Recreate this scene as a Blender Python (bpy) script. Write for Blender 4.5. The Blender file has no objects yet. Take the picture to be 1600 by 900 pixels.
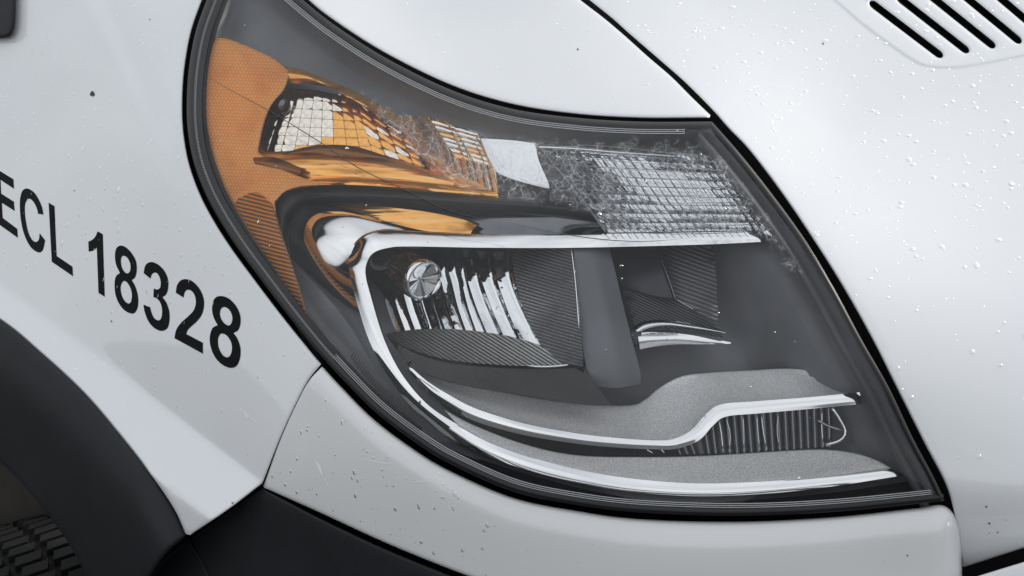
import bpy, math, random
import numpy as np
from mathutils import Vector, Matrix
from mathutils.geometry import delaunay_2d_cdt
random.seed(7); rng = np.random.default_rng(7)
R = math.radians
sc = bpy.context.scene
col = sc.collection

# ------------------------------------------------------------------ camera
PITCH = R(22)
FW = np.array([0, math.cos(PITCH), -math.sin(PITCH)])
UP = np.array([0, math.sin(PITCH), math.cos(PITCH)])
RT = np.array([1.0, 0, 0])
CAM = np.array([0, 0, 1.0]) - FW
K = 0.75 / 1600
cd = bpy.data.cameras.new('camera'); cam = bpy.data.objects.new('camera', cd); col.objects.link(cam)
cam.location = CAM; cam.rotation_euler = (R(90) - PITCH, 0, 0)
cd.sensor_width = 36; cd.lens = 48; cd.clip_start = 0.02; cd.clip_end = 3000
sc.camera = cam

# ------------------------------------------------------------------ sky and sun (bright overcast)
SUN_EL, SUN_AZ = R(34), R(64)
w = bpy.data.worlds.new('World'); sc.world = w; w.use_nodes = True
nt = w.node_tree; nt.nodes.clear()
out = nt.nodes.new('ShaderNodeOutputWorld'); bg = nt.nodes.new('ShaderNodeBackground')
sky = nt.nodes.new('ShaderNodeTexSky'); sky.sky_type = 'NISHITA'; sky.sun_disc = False
sky.sun_elevation = SUN_EL; sky.sun_rotation = SUN_AZ; sky.dust_density = 4
hs = nt.nodes.new('ShaderNodeHueSaturation'); hs.inputs['Saturation'].default_value = 0.45
tc = nt.nodes.new('ShaderNodeTexCoord'); no = nt.nodes.new('ShaderNodeTexNoise')
no.inputs['Scale'].default_value = 2.2; no.inputs['Detail'].default_value = 7; no.inputs['Roughness'].default_value = .55
mp = nt.nodes.new('ShaderNodeMapping'); mp.inputs['Scale'].default_value = (1, 1, 2.6)
cr = nt.nodes.new('ShaderNodeValToRGB')
cr.color_ramp.elements[0].position = .34; cr.color_ramp.elements[0].color = (.60, .635, .68, 1)
cr.color_ramp.elements[1].position = .66; cr.color_ramp.elements[1].color = (.97, .985, 1, 1)
mul = nt.nodes.new('ShaderNodeVectorMath'); mul.operation = 'SCALE'; mul.inputs['Scale'].default_value = 9.5
mx = nt.nodes.new('ShaderNodeMixRGB'); mx.inputs[0].default_value = .8
L = nt.links.new
L(tc.outputs['Generated'], mp.inputs[0]); L(mp.outputs[0], no.inputs['Vector']); L(no.outputs['Fac'], cr.inputs[0])
L(cr.outputs[0], mul.inputs[0]); L(sky.outputs[0], hs.inputs['Color'])
L(hs.outputs[0], mx.inputs[1]); L(mul.outputs[0], mx.inputs[2]); L(mx.outputs[0], bg.inputs[0])
bg.inputs[1].default_value = .1
L(bg.outputs[0], out.inputs[0])
sl = bpy.data.lights.new('sun', 'SUN'); sl.energy = 1.3; sl.angle = R(12); sl.color = (1, .96, .91)
so = bpy.data.objects.new('sun', sl); col.objects.link(so)
sd = Vector((math.sin(SUN_AZ) * math.cos(SUN_EL), math.cos(SUN_AZ) * math.cos(SUN_EL), math.sin(SUN_EL)))
so.rotation_euler = sd.to_track_quat('Z', 'Y').to_euler(); so.location = (2, -3, 4)
sc.view_settings.view_transform = 'Standard'; sc.view_settings.look = 'None'
sc.view_settings.exposure = .38; sc.view_settings.gamma = 1
sc.render.engine = 'CYCLES'
sc.cycles.max_bounces = 14; sc.cycles.transparent_max_bounces = 16; sc.cycles.glossy_bounces = 8

# ------------------------------------------------------------------ geometry basis
def P(px, py, d):
    px, py, d = (np.asarray(a, float) for a in np.broadcast_arrays(px, py, d))
    s = (1.0 + d)
    v = FW + RT * ((px - 800) * K)[..., None] + UP * ((450 - py) * K)[..., None]
    return CAM + v * s[..., None]

# body shell: depth behind the reference plane (m) at stations on the bodywork
ST = np.array([
 (1450,780,.0),(1100,600,-.005),(800,600,.012),(800,400,.05),(1100,200,.10),(1100,400,.035),(600,400,.095),
 (400,400,.175),(300,200,.275),(330,0,.37),(600,0,.36),(900,0,.29),(1300,0,.24),(1600,0,.225),(1600,400,.055),
 (1600,700,.0),(1400,900,.012),(800,800,.02),(500,600,.10),(430,760,.13),(300,450,.235),(100,200,.43),
 (0,0,.56),(0,400,.46),(200,600,.29),(0,600,.43),(300,840,.23),(0,900,.43),(1300,600,-.008),(700,200,.20),
 (500,200,.22),(1100,0,.26),(1300,200,.135),(1600,200,.135),(1300,400,.03),(550,900,.10),(1100,900,.0)])
def tps_fit(st):
    p = st[:, :2] / 1000; n = len(p)
    r = np.linalg.norm(p[:, None] - p[None], axis=2)
    k = np.where(r > 0, r * r * np.log(r + 1e-12), 0) + np.eye(n) * 2e-3
    q = np.c_[np.ones(n), p]
    A = np.block([[k, q], [q.T, np.zeros((3, 3))]])
    s = np.linalg.solve(A, np.r_[st[:, 2], 0, 0, 0])
    return p, s
_tp, _ts = tps_fit(ST)
def S(px, py):
    px, py = np.broadcast_arrays(np.asarray(px, float), np.asarray(py, float))
    x = px.ravel() / 1000; y = py.ravel() / 1000
    r2 = (x[:, None] - _tp[:, 0]) ** 2 + (y[:, None] - _tp[:, 1]) ** 2
    k = np.where(r2 > 0, .5 * r2 * np.log(r2 + 1e-18), 0)
    o = k @ _ts[:-3] + _ts[-3] + _ts[-2] * x + _ts[-1] * y
    return o.reshape(px.shape)

def spline(pts, step=5.0, n=None, closed=False):
    p = np.array(pts, float)
    if closed: q = np.vstack([p[-1], p, p[0], p[1]])
    else: q = np.vstack([2 * p[0] - p[1], p, 2 * p[-1] - p[-2]])
    o = []
    for i in range(1, len(q) - 2):
        a, b, c, d = q[i - 1:i + 3]
        for t in np.linspace(0, 1, 14, endpoint=False):
            o.append(.5 * ((2 * b) + (c - a) * t + (2 * a - 5 * b + 4 * c - d) * t * t + (3 * b - a - 3 * c + d) * t ** 3))
    o.append(q[-2]); o = np.array(o)
    s = np.r_[0, np.cumsum(np.linalg.norm(np.diff(o[:, :2], axis=0), axis=1))]
    if n is None: n = max(2, int(round(s[-1] / step)) + 1)
    t = np.linspace(0, s[-1], n)
    r = np.stack([np.interp(t, s, o[:, j]) for j in range(o.shape[1])], 1)
    return r[:-1] if closed else r

def outline(segs, step=5.0):
    """closed outline of smooth runs that meet in corners"""
    o = []
    for i, s in enumerate(segs):
        nx = segs[(i + 1) % len(segs)][0]
        run = list(s)
        r = spline(run, step) if len(run) > 1 else np.array(run, float)
        o.extend(r)
        a, b = np.array(r[-1]), np.array(nx, float)
        dd = np.linalg.norm(b - a)
        if dd > step * 1.5:
            m = int(dd / step)
            o.extend([a + (b - a) * t for t in np.linspace(0, 1, m + 1)[1:-1]])
    o = np.array(o)
    keep = [0]
    for i in range(1, len(o)):
        if np.linalg.norm(o[i] - o[keep[-1]]) > step * .3: keep.append(i)
    o = o[keep]
    if np.linalg.norm(o[0] - o[-1]) < step * .3: o = o[:-1]
    x, y = o[:, 0], o[:, 1]
    if (x * np.roll(y, -1) - y * np.roll(x, -1)).sum() < 0: o = o[::-1]
    return o

def inside(p, poly):
    x, y = p[:, 0][:, None], p[:, 1][:, None]
    x0, y0 = poly[:, 0], poly[:, 1]; x1, y1 = np.roll(x0, -1), np.roll(y0, -1)
    c = ((y0 > y) != (y1 > y)) & (x < (x1 - x0) * (y - y0) / np.where(y1 == y0, 1e-9, y1 - y0) + x0)
    return c.sum(1) % 2 == 1

def dist(p, poly, closed=True):
    a = poly if closed else poly[:-1]; b = np.roll(poly, -1, 0) if closed else poly[1:]
    o = np.full(len(p), 1e9)
    for i in range(0, len(p), 4000):
        q = p[i:i + 4000, None]
        ab = (b - a)[None]; t = ((q - a) * ab).sum(2) / np.maximum((ab ** 2).sum(2), 1e-9)
        t = np.clip(t, 0, 1)[..., None]
        o[i:i + 4000] = np.linalg.norm(q - (a + ab * t), axis=2).min(1)
    return o

def normals2(poly):
    t = np.roll(poly, -1, 0) - np.roll(poly, 1, 0)
    t /= np.maximum(np.linalg.norm(t, axis=1), 1e-9)[:, None]
    return np.c_[-t[:, 1], t[:, 0]]              # inward for our orientation

def inset(poly, r):
    q = poly + normals2(poly) * r
    d = dist(q, poly); return q[(d > r * .93) & inside(q, poly)]

WORLD = {}
def mk(name, co, faces, mat, parent=None, nor=None, uv=None, smooth=True, label=None, attr=None):
    co = np.asarray(co, float); c = co.mean(0)
    me = bpy.data.meshes.new(name)
    me.from_pydata((co - c).tolist(), [], [list(map(int, f)) for f in faces])
    if smooth: me.polygons.foreach_set('use_smooth', [True] * len(me.polygons))
    if uv is not None:
        u = me.uv_layers.new(name='UVMap'); li = np.empty(len(me.loops), int); me.loops.foreach_get('vertex_index', li)
        u.data.foreach_set('uv', np.asarray(uv, float)[li].ravel() / 100)
    if attr is not None:
        for k, v in attr.items():
            a = me.attributes.new(k, 'FLOAT', 'POINT'); a.data.foreach_set('value', np.asarray(v, float))
    me.materials.append(mat)
    o = bpy.data.objects.new(name, me); col.objects.link(o)
    WORLD[o.name] = c
    if parent is not None:
        o.parent = parent; o.location = c - WORLD[parent.name]
    else: o.location = c
    if label: o['label'] = label
    return o

def surf_normals(p, dfn, e=.6):
    fx = lambda q: P(q[:, 0], q[:, 1], dfn(q[:, 0], q[:, 1]))
    a = fx(p + [e, 0]) - fx(p - [e, 0]); b = fx(p + [0, e]) - fx(p - [0, e])
    n = np.cross(a, b); n /= np.linalg.norm(n, axis=1)[:, None]
    f = np.sign(((CAM - fx(p)) * n).sum(1)); return n * f[:, None]

def sheet(name, poly, dfn, mat, parent, h=12, er=4.0, ed=.003, skirt=.012, holes=(), label=None, attr=None, lean=0.0, extra=None):
    """a panel: outline poly on the surface dfn, with rolled edges er px wide and a return of depth skirt"""
    polys = [poly] + list(holes)
    def dd(q):
        d = dist(q, poly)
        for hh in holes: d = np.minimum(d, dist(q, hh))
        return d
    def full(x, y):
        q = np.c_[x, y]; z = dfn(x, y)
        if er > 0:
            t = np.clip(dd(q) / er, .0, 1); z = z + ed * (1 - np.sqrt(np.maximum(0, 1 - (1 - t) ** 2)))
        return z
    rings = []
    if er > 0:
        for f in (.12, .35, .65, 1.0):
            rings.append(inset(poly, er * f))
            for hh in holes:
                q = hh - normals2(hh) * er * f; rings.append(q[dist(q, hh) > er * f * .9])
    mn, mxx = poly.min(0), poly.max(0)
    gy = np.arange(mn[1], mxx[1], h * .866); g = []
    for j, y in enumerate(gy):
        x = np.arange(mn[0] + (h / 2 if j % 2 else 0), mxx[0], h); g.append(np.c_[x, np.full(len(x), y)])
    g = np.vstack(g); k = inside(g, poly)
    for hh in holes: k &= ~inside(g, hh)
    g = g[k]; g = g[dd(g) > er + h * .45] if len(g) else g
    if extra is not None:
        ex = extra[inside(extra, poly)]; ex = ex[dd(ex) > er + 3]
        kk = np.array([np.min(np.linalg.norm(ex - q_, axis=1)) for q_ in g]); g = g[kk > 6]; g = np.vstack([g, ex])
    pts = list(polys); edges = []; base = 0
    for q in polys:
        n = len(q); edges += [(base + i, base + (i + 1) % n) for i in range(n)]; base += n
    allp = np.vstack(polys + [r for r in rings if len(r)] + ([g] if len(g) else []))
    vo, eo, fo, ov, oe, of = delaunay_2d_cdt([Vector(p) for p in allp], edges, [], 0, 1e-5)
    V = np.array([tuple(v) for v in vo]); F = np.array([f for f in fo if len(f) == 3])
    cen = V[F].mean(1); k = inside(cen, poly)
    for hh in holes: k &= ~inside(cen, hh)
    F = F[k]
    # orientation towards camera
    Z = full(V[:, 0], V[:, 1]); co = P(V[:, 0], V[:, 1], Z)
    a = co[F]; n = np.cross(a[:, 1] - a[:, 0], a[:, 2] - a[:, 0]); s = ((CAM - a[:, 0]) * n).sum(1) < 0
    F[s] = F[s][:, ::-1]
    nor = surf_normals(V, full, e=.35 if er > 0 else .8)
    faces = F.tolist(); uv = V.copy()
    A = attr(V) if attr else None
    if skirt > 0:
        for qi, q in enumerate(polys):
            b0 = len(co); n = len(q); sgn = 1 if qi == 0 else -1
            z = dfn(q[:, 0], q[:, 1]) + ed * (er > 0); N2 = -normals2(q) * sgn
            qb = q + N2 * (-lean)
            c1 = P(q[:, 0], q[:, 1], z); c2 = P(qb[:, 0], qb[:, 1], z + skirt)
            n3 = RT * N2[:, :1] - UP * N2[:, 1:]
            co = np.vstack([co, c1, c2]); nor = np.vstack([nor, n3, n3]); uv = np.vstack([uv, q, q + N2 * 3])
            if A: A = {k: np.r_[v, np.zeros(2 * n)] for k, v in A.items()}
            for i in range(n):
                j = (i + 1) % n
                f = [b0 + i, b0 + j, b0 + n + j, b0 + n + i]
                faces.append(f if qi == 0 else f[::-1])
    return mk(name, co, faces, mat, parent, nor, uv, True, label, A)

def loft(name, curves, mat, parent, n=60, m=4, base=None, back=0.0, label=None, smooth_cross=True, jit=0):
    """skin over curves [(px,py,off)...] where off is metres behind the body shell"""
    cs = np.array([spline(c, n=n) for c in curves])          # k,n,3
    if len(cs) > 1:
        k = (len(cs) - 1) * m + 1
        g = np.array([spline(cs[:, i], n=None if False else k) if (smooth_cross and len(cs) > 2) else
                      np.stack([np.interp(np.linspace(0, len(cs) - 1, k), range(len(cs)), cs[:, i, j]) for j in range(3)], 1)
                      for i in range(n)])                      # n,k,3
    b = base or S
    d = b(g[..., 0], g[..., 1]) + g[..., 2]
    if back > 0:
        d = np.concatenate([d[:, :1] + back, d, d[:, -1:] + back], 1)
        g = np.concatenate([g[:, :1], g, g[:, -1:]], 1)
    co = P(g[..., 0], g[..., 1], d); k = co.shape[1]
    idx = np.arange(n * k).reshape(n, k)
    F = np.stack([idx[:-1, :-1], idx[:-1, 1:], idx[1:, 1:], idx[1:, :-1]], -1).reshape(-1, 4)
    c = co.reshape(-1, 3); q = c[F[len(F) // 2]]
    nn = np.cross(q[1] - q[0], q[2] - q[0])
    if ((CAM - q[0]) * nn).sum() < 0: F = F[:, ::-1]
    o = mk(name, c, F, mat, parent, None, g[..., :2].reshape(-1, 2), True, label)
    if back > 0:
        try:
            o.data.set_sharp_from_angle(angle=R(50))
        except Exception: pass
    return o

def tube(name, path, r, mat, parent, seg=8, n=None, base=None, label=None, taper=False):
    p = spline(path, step=6) if n is None else spline(path, n=n)
    b = base or S
    c = P(p[:, 0], p[:, 1], b(p[:, 0], p[:, 1]) + p[:, 2])
    t = np.gradient(c, axis=0); t /= np.linalg.norm(t, axis=1)[:, None]
    v = CAM - c; s = np.cross(t, v); s /= np.linalg.norm(s, axis=1)[:, None]; u = np.cross(s, t)
    a = np.linspace(0, 2 * math.pi, seg, endpoint=False)
    rr = np.full(len(c), r)
    if taper: rr = r * np.clip(np.minimum(np.linspace(0, 5, len(c)), np.linspace(5, 0, len(c))), .15, 1)
    co = (c[:, None] + rr[:, None, None] * (s[:, None] * np.cos(a)[None, :, None] + u[:, None] * np.sin(a)[None, :, None])).reshape(-1, 3)
    F = []
    for i in range(len(c) - 1):
        for j in range(seg):
            k = (j + 1) % seg; F.append((i * seg + j, i * seg + k, (i + 1) * seg + k, (i + 1) * seg + j))
    F.append(tuple(range(seg))[::-1]); F.append(tuple(range((len(c) - 1) * seg, len(c) * seg)))
    return mk(name, co, F, mat, parent, uv=np.repeat(p[:, :2], seg, 0), label=label)

# ------------------------------------------------------------------ materials
def M(name, base=(.5, .5, .5), rough=.5, metal=0, coat=0, coat_r=.03, spec=.5, ior=1.5):
    m = bpy.data.materials.new(name); m.use_nodes = True; b = m.node_tree.nodes['Principled BSDF']
    b.inputs['Base Color'].default_value = (*base, 1); b.inputs['Roughness'].default_value = rough
    b.inputs['Metallic'].default_value = metal; b.inputs['Coat Weight'].default_value = coat
    b.inputs['Coat Roughness'].default_value = coat_r; b.inputs['Specular IOR Level'].default_value = spec
    b.inputs['IOR'].default_value = ior
    return m
def N(m, t): return m.node_tree.nodes.new(t)
def LK(m, a, b): m.node_tree.links.new(a, b)
def coords(m, kind='UV', scale=(1, 1, 1), rot=0):
    t = N(m, 'ShaderNodeTexCoord'); p = N(m, 'ShaderNodeMapping'); p.inputs['Scale'].default_value = scale
    p.inputs['Rotation'].default_value = (0, 0, rot)
    LK(m, t.outputs[kind], p.inputs[0]); return p.outputs[0]
def noise(m, scale, detail=4, src=None, rough=.5):
    n = N(m, 'ShaderNodeTexNoise'); n.inputs['Scale'].default_value = scale; n.inputs['Detail'].default_value = detail
    n.inputs['Roughness'].default_value = rough
    if src is not None: LK(m, src, n.inputs['Vector'])
    return n
def ramp(m, src, stops):
    r = N(m, 'ShaderNodeValToRGB'); e = r.color_ramp.elements
    while len(e) < len(stops): e.new(.5)
    for x, (p, c) in zip(e, stops): x.position = p; x.color = (*c, 1) if len(c) == 3 else c
    LK(m, src, r.inputs[0]); return r
def bump(m, src, strength=.3, dist_=.001, sock='Normal'):
    b = N(m, 'ShaderNodeBump'); b.inputs['Strength'].default_value = strength; b.inputs['Distance'].default_value = dist_
    LK(m, src, b.inputs['Height']); LK(m, b.outputs[0], m.node_tree.nodes['Principled BSDF'].inputs[sock]); return b
def pb(m): return m.node_tree.nodes['Principled BSDF']

def make_paint(name, base):
    m = M(name, base, .42, 0, 1.0, .035)
    o = coords(m, 'Object')
    n1 = noise(m, 9, 5, o); n2 = noise(m, 260, 3, o)
    r = ramp(m, n1.outputs['Fac'], [(.3, tuple(c * .965 for c in base)), (.7, base)])
    # fine road-dust specks
    v = N(m, 'ShaderNodeTexVoronoi'); v.inputs['Scale'].default_value = 95; LK(m, o, v.inputs['Vector'])
    v.inputs['Randomness'].default_value = 1
    rs = ramp(m, v.outputs['Distance'], [(.028, (.45, .43, .40)), (.05, (1, 1, 1))])
    vc = N(m, 'ShaderNodeSeparateColor'); LK(m, v.outputs['Color'], vc.inputs[0])
    th = N(m, 'ShaderNodeMath'); th.operation = 'GREATER_THAN'; th.inputs[1].default_value = .93; LK(m, vc.outputs[0], th.inputs[0])
    mm = N(m, 'ShaderNodeMixRGB'); mm.blend_type = 'MULTIPLY'
    LK(m, th.outputs[0], mm.inputs[0]); LK(m, r.outputs[0], mm.inputs[1]); LK(m, rs.outputs[0], mm.inputs[2])
    LK(m, mm.outputs[0], pb(m).inputs['Base Color'])
    rr = ramp(m, n1.outputs['Fac'], [(.3, (.02,) * 3), (.75, (.05,) * 3)]); LK(m, rr.outputs[0], pb(m).inputs['Coat Roughness'])
    bump(m, n2.outputs['Fac'], .05, .0004, 'Coat Normal')
    return m
PAINT = make_paint('white_paint', (.76, .775, .79))
PAINT2 = make_paint('bumper_paint', (.755, .76, .76))
def make_plastic(name, base, rough, bs=.35, sc_=900, bd=.0003):
    m = M(name, base, rough); o = coords(m, 'Object'); n = noise(m, sc_, 3, o); n2 = noise(m, 14, 5, o)
    pb(m).inputs['Specular IOR Level'].default_value = .3
    r = ramp(m, n2.outputs['Fac'], [(.3, tuple(c * .8 for c in base)), (.75, tuple(min(1, c * 1.25) for c in base))])
    LK(m, r.outputs[0], pb(m).inputs['Base Color']); bump(m, n.outputs['Fac'], bs, bd); return m
TRIM = make_plastic('black_textured_plastic', (.009, .0105, .013), .55, .5, 700)
BLACK = M('cavity_shade', (.004, .004, .005), .8, spec=.1)  # flat black painted in for the shade of gaps, slots and recesses
DECAL = M('black_vinyl', (.003, .004, .005), .5, spec=.08)
HOUSE = make_plastic('bezel_grey_plastic', (.165, .172, .186), .3, .12)
HOUSE2 = make_plastic('bezel_dark_plastic', (.02, .021, .024), .38, .2)
FLANGE = make_plastic('lens_flange_grey', (.085, .09, .095), .35, .2)
SEAL = M('rubber_seal', (.006, .006, .007), .4)
RIB = M('lens_edge_rib', (.38, .39, .40), .18, .6)
CHROME = M('chrome', (.86, .87, .88), .06, 1)
o_ = coords(CHROME, 'Object'); n_ = noise(CHROME, 22, 2, o_); bump(CHROME, n_.outputs['Fac'], .03, .004)
CHROME2 = M('reflector_chrome', (.78, .80, .82), .05, 1)
o_ = coords(CHROME2, 'Object'); n_ = noise(CHROME2, 60, 3, o_); bump(CHROME2, n_.outputs['Fac'], .12, .003)
SHADE = M('darkened_chrome', (.16, .165, .18), .12, 1)  # chrome darkened in colour to dim reflections on inner parts
GLOSSK = M('gloss_dark', (.03, .033, .045), .3, .2)
GLOSSB = M('gloss_brown_black', (.012, .012, .011), .12)
# satin silver with flake
SATIN = M('satin_silver', (.5, .5, .5), .35, .1)
o_ = coords(SATIN, 'Object'); n_ = noise(SATIN, 1500, 1, o_, .3); n2_ = noise(SATIN, 1100, 2, o_)
r_ = ramp(SATIN, n_.outputs['Fac'], [(.36, (.58, .58, .585)), (.52, (.80, .80, .805)), (.66, (1, 1, 1))])
LK(SATIN, r_.outputs[0], pb(SATIN).inputs['Base Color']); bump(SATIN, n2_.outputs['Fac'], .3, .0005)
# fine fluted plastic
def fluted(name, base, metal, rough, rot, freq, strength=.8):
    m = M(name, base, rough, metal); c = coords(m, 'UV', (1, 1, 1), rot)
    wv = N(m, 'ShaderNodeTexWave'); wv.bands_direction = 'Y'; wv.inputs['Scale'].default_value = freq
    wv.inputs['Distortion'].default_value = .25; wv.inputs['Detail'].default_value = 1; LK(m, c, wv.inputs['Vector'])
    r = ramp(m, wv.outputs['Fac'], [(.1, tuple(c * .45 for c in base)), (.9, base)])
    LK(m, r.outputs[0], pb(m).inputs['Base Color']); bump(m, wv.outputs['Fac'], strength, .0012); return m
FLUTE_A = fluted('fluted_wall', (.60, .61, .63), .85, .25, R(-17), 6.2)
FLUTE_B = fluted('fluted_shelf', (.55, .55, .55), .85, .28, R(-32), 6.5)
FLUTE_C = fluted('fluted_dark', (.32, .325, .34), .8, .3, R(-20), 5.0)
FLUTE_D = fluted('fluted_darker', (.10, .105, .115), .7, .35, R(-25), 8.0)
# amber
def amber(name, base, metal, rough, kind):
    m = M(name, base, rough, metal, .4, .05)
    if kind == 'hex':
        c = coords(m, 'UV', (1, .9, 1), R(28))
        tot = None
        for q in (0, 60, 120):
            d = N(m, 'ShaderNodeVectorMath'); d.operation = 'DOT_PRODUCT'; LK(m, c, d.inputs[0])
            d.inputs[1].default_value = (135 * math.cos(R(q)), 135 * math.sin(R(q)), 0)
            k = N(m, 'ShaderNodeMath'); k.operation = 'COSINE'; LK(m, d.outputs['Value'], k.inputs[0])
            if tot is None: tot = k.outputs[0]
            else:
                a = N(m, 'ShaderNodeMath'); a.operation = 'ADD'; LK(m, tot, a.inputs[0]); LK(m, k.outputs[0], a.inputs[1]); tot = a.outputs[0]
        sc2 = N(m, 'ShaderNodeMapRange'); sc2.inputs[1].default_value = -1.5; sc2.inputs[2].default_value = 3; LK(m, tot, sc2.inputs[0])
        bump(m, sc2.outputs[0], .45, .0012)
        r = ramp(m, sc2.outputs[0], [(.02, tuple(x * .68 for x in base)), (.3, base)])
        n = noise(m, 2.3, 3, coords(m, 'UV')); r2 = ramp(m, n.outputs['Fac'], [(.33, (.9, .80, .74)), (.55, (1, 1, 1))])
        x = N(m, 'ShaderNodeMixRGB'); x.blend_type = 'MULTIPLY'; x.inputs[0].default_value = 1
        LK(m, r.outputs[0], x.inputs[1]); LK(m, r2.outputs[0], x.inputs[2]); LK(m, x.outputs[0], pb(m).inputs['Base Color'])
    elif kind == 'rib':
        c = coords(m, 'UV', (1, 1, 1), R(-14))
        wv = N(m, 'ShaderNodeTexWave'); wv.bands_direction = 'Y'; wv.inputs['Scale'].default_value = 5.2; wv.inputs['Distortion'].default_value = .8
        LK(m, c, wv.inputs['Vector']); bump(m, wv.outputs['Fac'], 1, .002)
        r = ramp(m, wv.outputs['Fac'], [(.15, tuple(x * .28 for x in base)), (.85, base)]); LK(m, r.outputs[0], pb(m).inputs['Base Color'])
    elif kind == 'streak':
        c = coords(m, 'UV', (.8, 6, 1), R(8)); n = noise(m, 1.3, 2, c, .5)
        r = ramp(m, n.outputs['Fac'], [(.32, tuple(x * .55 for x in base)), (.46, base), (.72, (1, .62, .24))])
        LK(m, r.outputs[0], pb(m).inputs['Base Color']); bump(m, n.outputs['Fac'], .5, .003)
    return m
AMB_HEX = amber('amber_honeycomb', (1.0, .44, .125), .0, .3, 'hex')
AMB_RIB = amber('amber_ribbed', (1.0, .38, .08), .1, .3, 'rib')
AMB_ST = amber('amber_streaked', (1, .47, .10), .75, .16, 'streak')
AMB = M('amber_smooth', (1, .50, .11), .14, .8, coat=.5); AMB_D = M('amber_dark', (.22, .10, .03), .18, .7)
# thin clear covers: a pane the light passes straight through plus its own reflection
def thin(name, tint, haze, hazecol=(.8, .82, .85), rough=.02, wear=False, ior=1.45, spots=True):
    m = bpy.data.materials.new(name); m.use_nodes = True; nt = m.node_tree
    for n in list(nt.nodes): nt.nodes.remove(n)
    o = nt.nodes.new('ShaderNodeOutputMaterial'); tr = nt.nodes.new('ShaderNodeBsdfTransparent'); tr.inputs[0].default_value = (*tint, 1)
    gl = nt.nodes.new('ShaderNodeBsdfGlossy'); gl.inputs['Roughness'].default_value = rough; gl.inputs[0].default_value = (1, 1, 1, 1)
    df = nt.nodes.new('ShaderNodeBsdfDiffuse'); df.inputs[0].default_value = (*hazecol, 1)
    fr = nt.nodes.new('ShaderNodeFresnel'); fr.inputs[0].default_value = ior
    m1 = nt.nodes.new('ShaderNodeMixShader'); m2 = nt.nodes.new('ShaderNodeMixShader')
    m1.inputs[0].default_value = haze
    nt.links.new(tr.outputs[0], m1.inputs[1]); nt.links.new(df.outputs[0], m1.inputs[2])
    nt.links.new(fr.outputs[0], m2.inputs[0]); nt.links.new(m1.outputs[0], m2.inputs[1]); nt.links.new(gl.outputs[0], m2.inputs[2])
    nt.links.new(m2.outputs[0], o.inputs[0])
    if wear:
        at = N(m, 'ShaderNodeAttribute'); at.attribute_name = 'wear'
        c = coords(m, 'UV'); nz = noise(m, 6, 5, c, .7)
        mixv = N(m, 'ShaderNodeMixRGB'); mixv.inputs[0].default_value = .15; LK(m, c, mixv.inputs[1]); LK(m, nz.outputs['Color'], mixv.inputs[2])
        fac = None
        for scl, wd in ((7, .05), (15, .06)):
            v = N(m, 'ShaderNodeTexVoronoi'); v.feature = 'DISTANCE_TO_EDGE'; v.inputs['Scale'].default_value = scl
            LK(m, mixv.outputs[0], v.inputs['Vector'])
            r = ramp(m, v.outputs['Distance'], [(0, (1, 1, 1)), (wd, (0, 0, 0))])
            if fac is None: fac = r.outputs[0]
            else:
                x = N(m, 'ShaderNodeMixRGB'); x.blend_type = 'LIGHTEN'; x.inputs[0].default_value = .6
                LK(m, fac, x.inputs[1]); LK(m, r.outputs[0], x.inputs[2]); fac = x.outputs[0]
        n3 = noise(m, 3.2, 6, coords(m, 'UV'), .65)
        sub = N(m, 'ShaderNodeMath'); sub.operation = 'ADD'; LK(m, at.outputs['Fac'], sub.inputs[0]); LK(m, n3.outputs['Fac'], sub.inputs[1])
        r3 = ramp(m, sub.outputs[0], [(.0, (0,) * 3), (.95, (0,) * 3), (1.0, (1,) * 3)]); r3.color_ramp.elements[1].position = .78
        mu = N(m, 'ShaderNodeMath'); mu.operation = 'MULTIPLY'; LK(m, fac, mu.inputs[0]); LK(m, r3.outputs[0], mu.inputs[1])
        m3 = N(m, 'ShaderNodeMath'); m3.operation = 'MULTIPLY_ADD'; LK(m, mu.outputs[0], m3.inputs[0]); m3.inputs[1].default_value = .42
        m4 = N(m, 'ShaderNodeMath'); m4.operation = 'MULTIPLY_ADD'; LK(m, r3.outputs[0], m4.inputs[0]); m4.inputs[1].default_value = .05
        m4.inputs[2].default_value = haze
        LK(m, m4.outputs[0], m3.inputs[2]); LK(m, m3.outputs[0], m1.inputs[0])
    return m
LENS = thin('clear_polycarbonate', (.98, .98, .98), .006, wear=True, ior=1.37)
WATER = M('water', (1, 1, 1), .10, ior=1.33)
WATER.node_tree.nodes['Principled BSDF'].inputs['Transmission Weight'].default_value = 1
INNER = thin('clear_inner_plastic', (.9, .91, .92), .10, rough=.06)
SCRATCH = M('scratch_white', (.85, .86, .87), .5)
CHIP = M('stone_chip', (.05, .055, .06), .7)

# ------------------------------------------------------------------ ground
gm = M('asphalt', (.06, .06, .06), .9)
o_ = coords(gm, 'Object'); a_ = noise(gm, 120, 6, o_); b_ = noise(gm, .6, 4, o_)
r_ = ramp(gm, a_.outputs['Fac'], [(.3, (.035, .035, .036)), (.7, (.085, .083, .08))])
LK(gm, r_.outputs[0], pb(gm).inputs['Base Color']); bump(gm, a_.outputs['Fac'], .6, .01)
gr = mk('ground', [(-400, -400, 0), (400, -400, 0), (400, 400, 0), (-400, 400, 0)], [(0, 1, 2, 3)], gm, smooth=False)
gr['kind'] = 'structure'; gr['label'] = 'dark asphalt ground under the van'

# ------------------------------------------------------------------ the van
van = bpy.data.objects.new('van', None); col.objects.link(van); van.location = (0, .6, 0); WORLD['van'] = np.array([0, .6, 0])
van['label'] = 'white van with clear amber headlight and black fleet number on its fender'; van['category'] = 'van'

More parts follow.
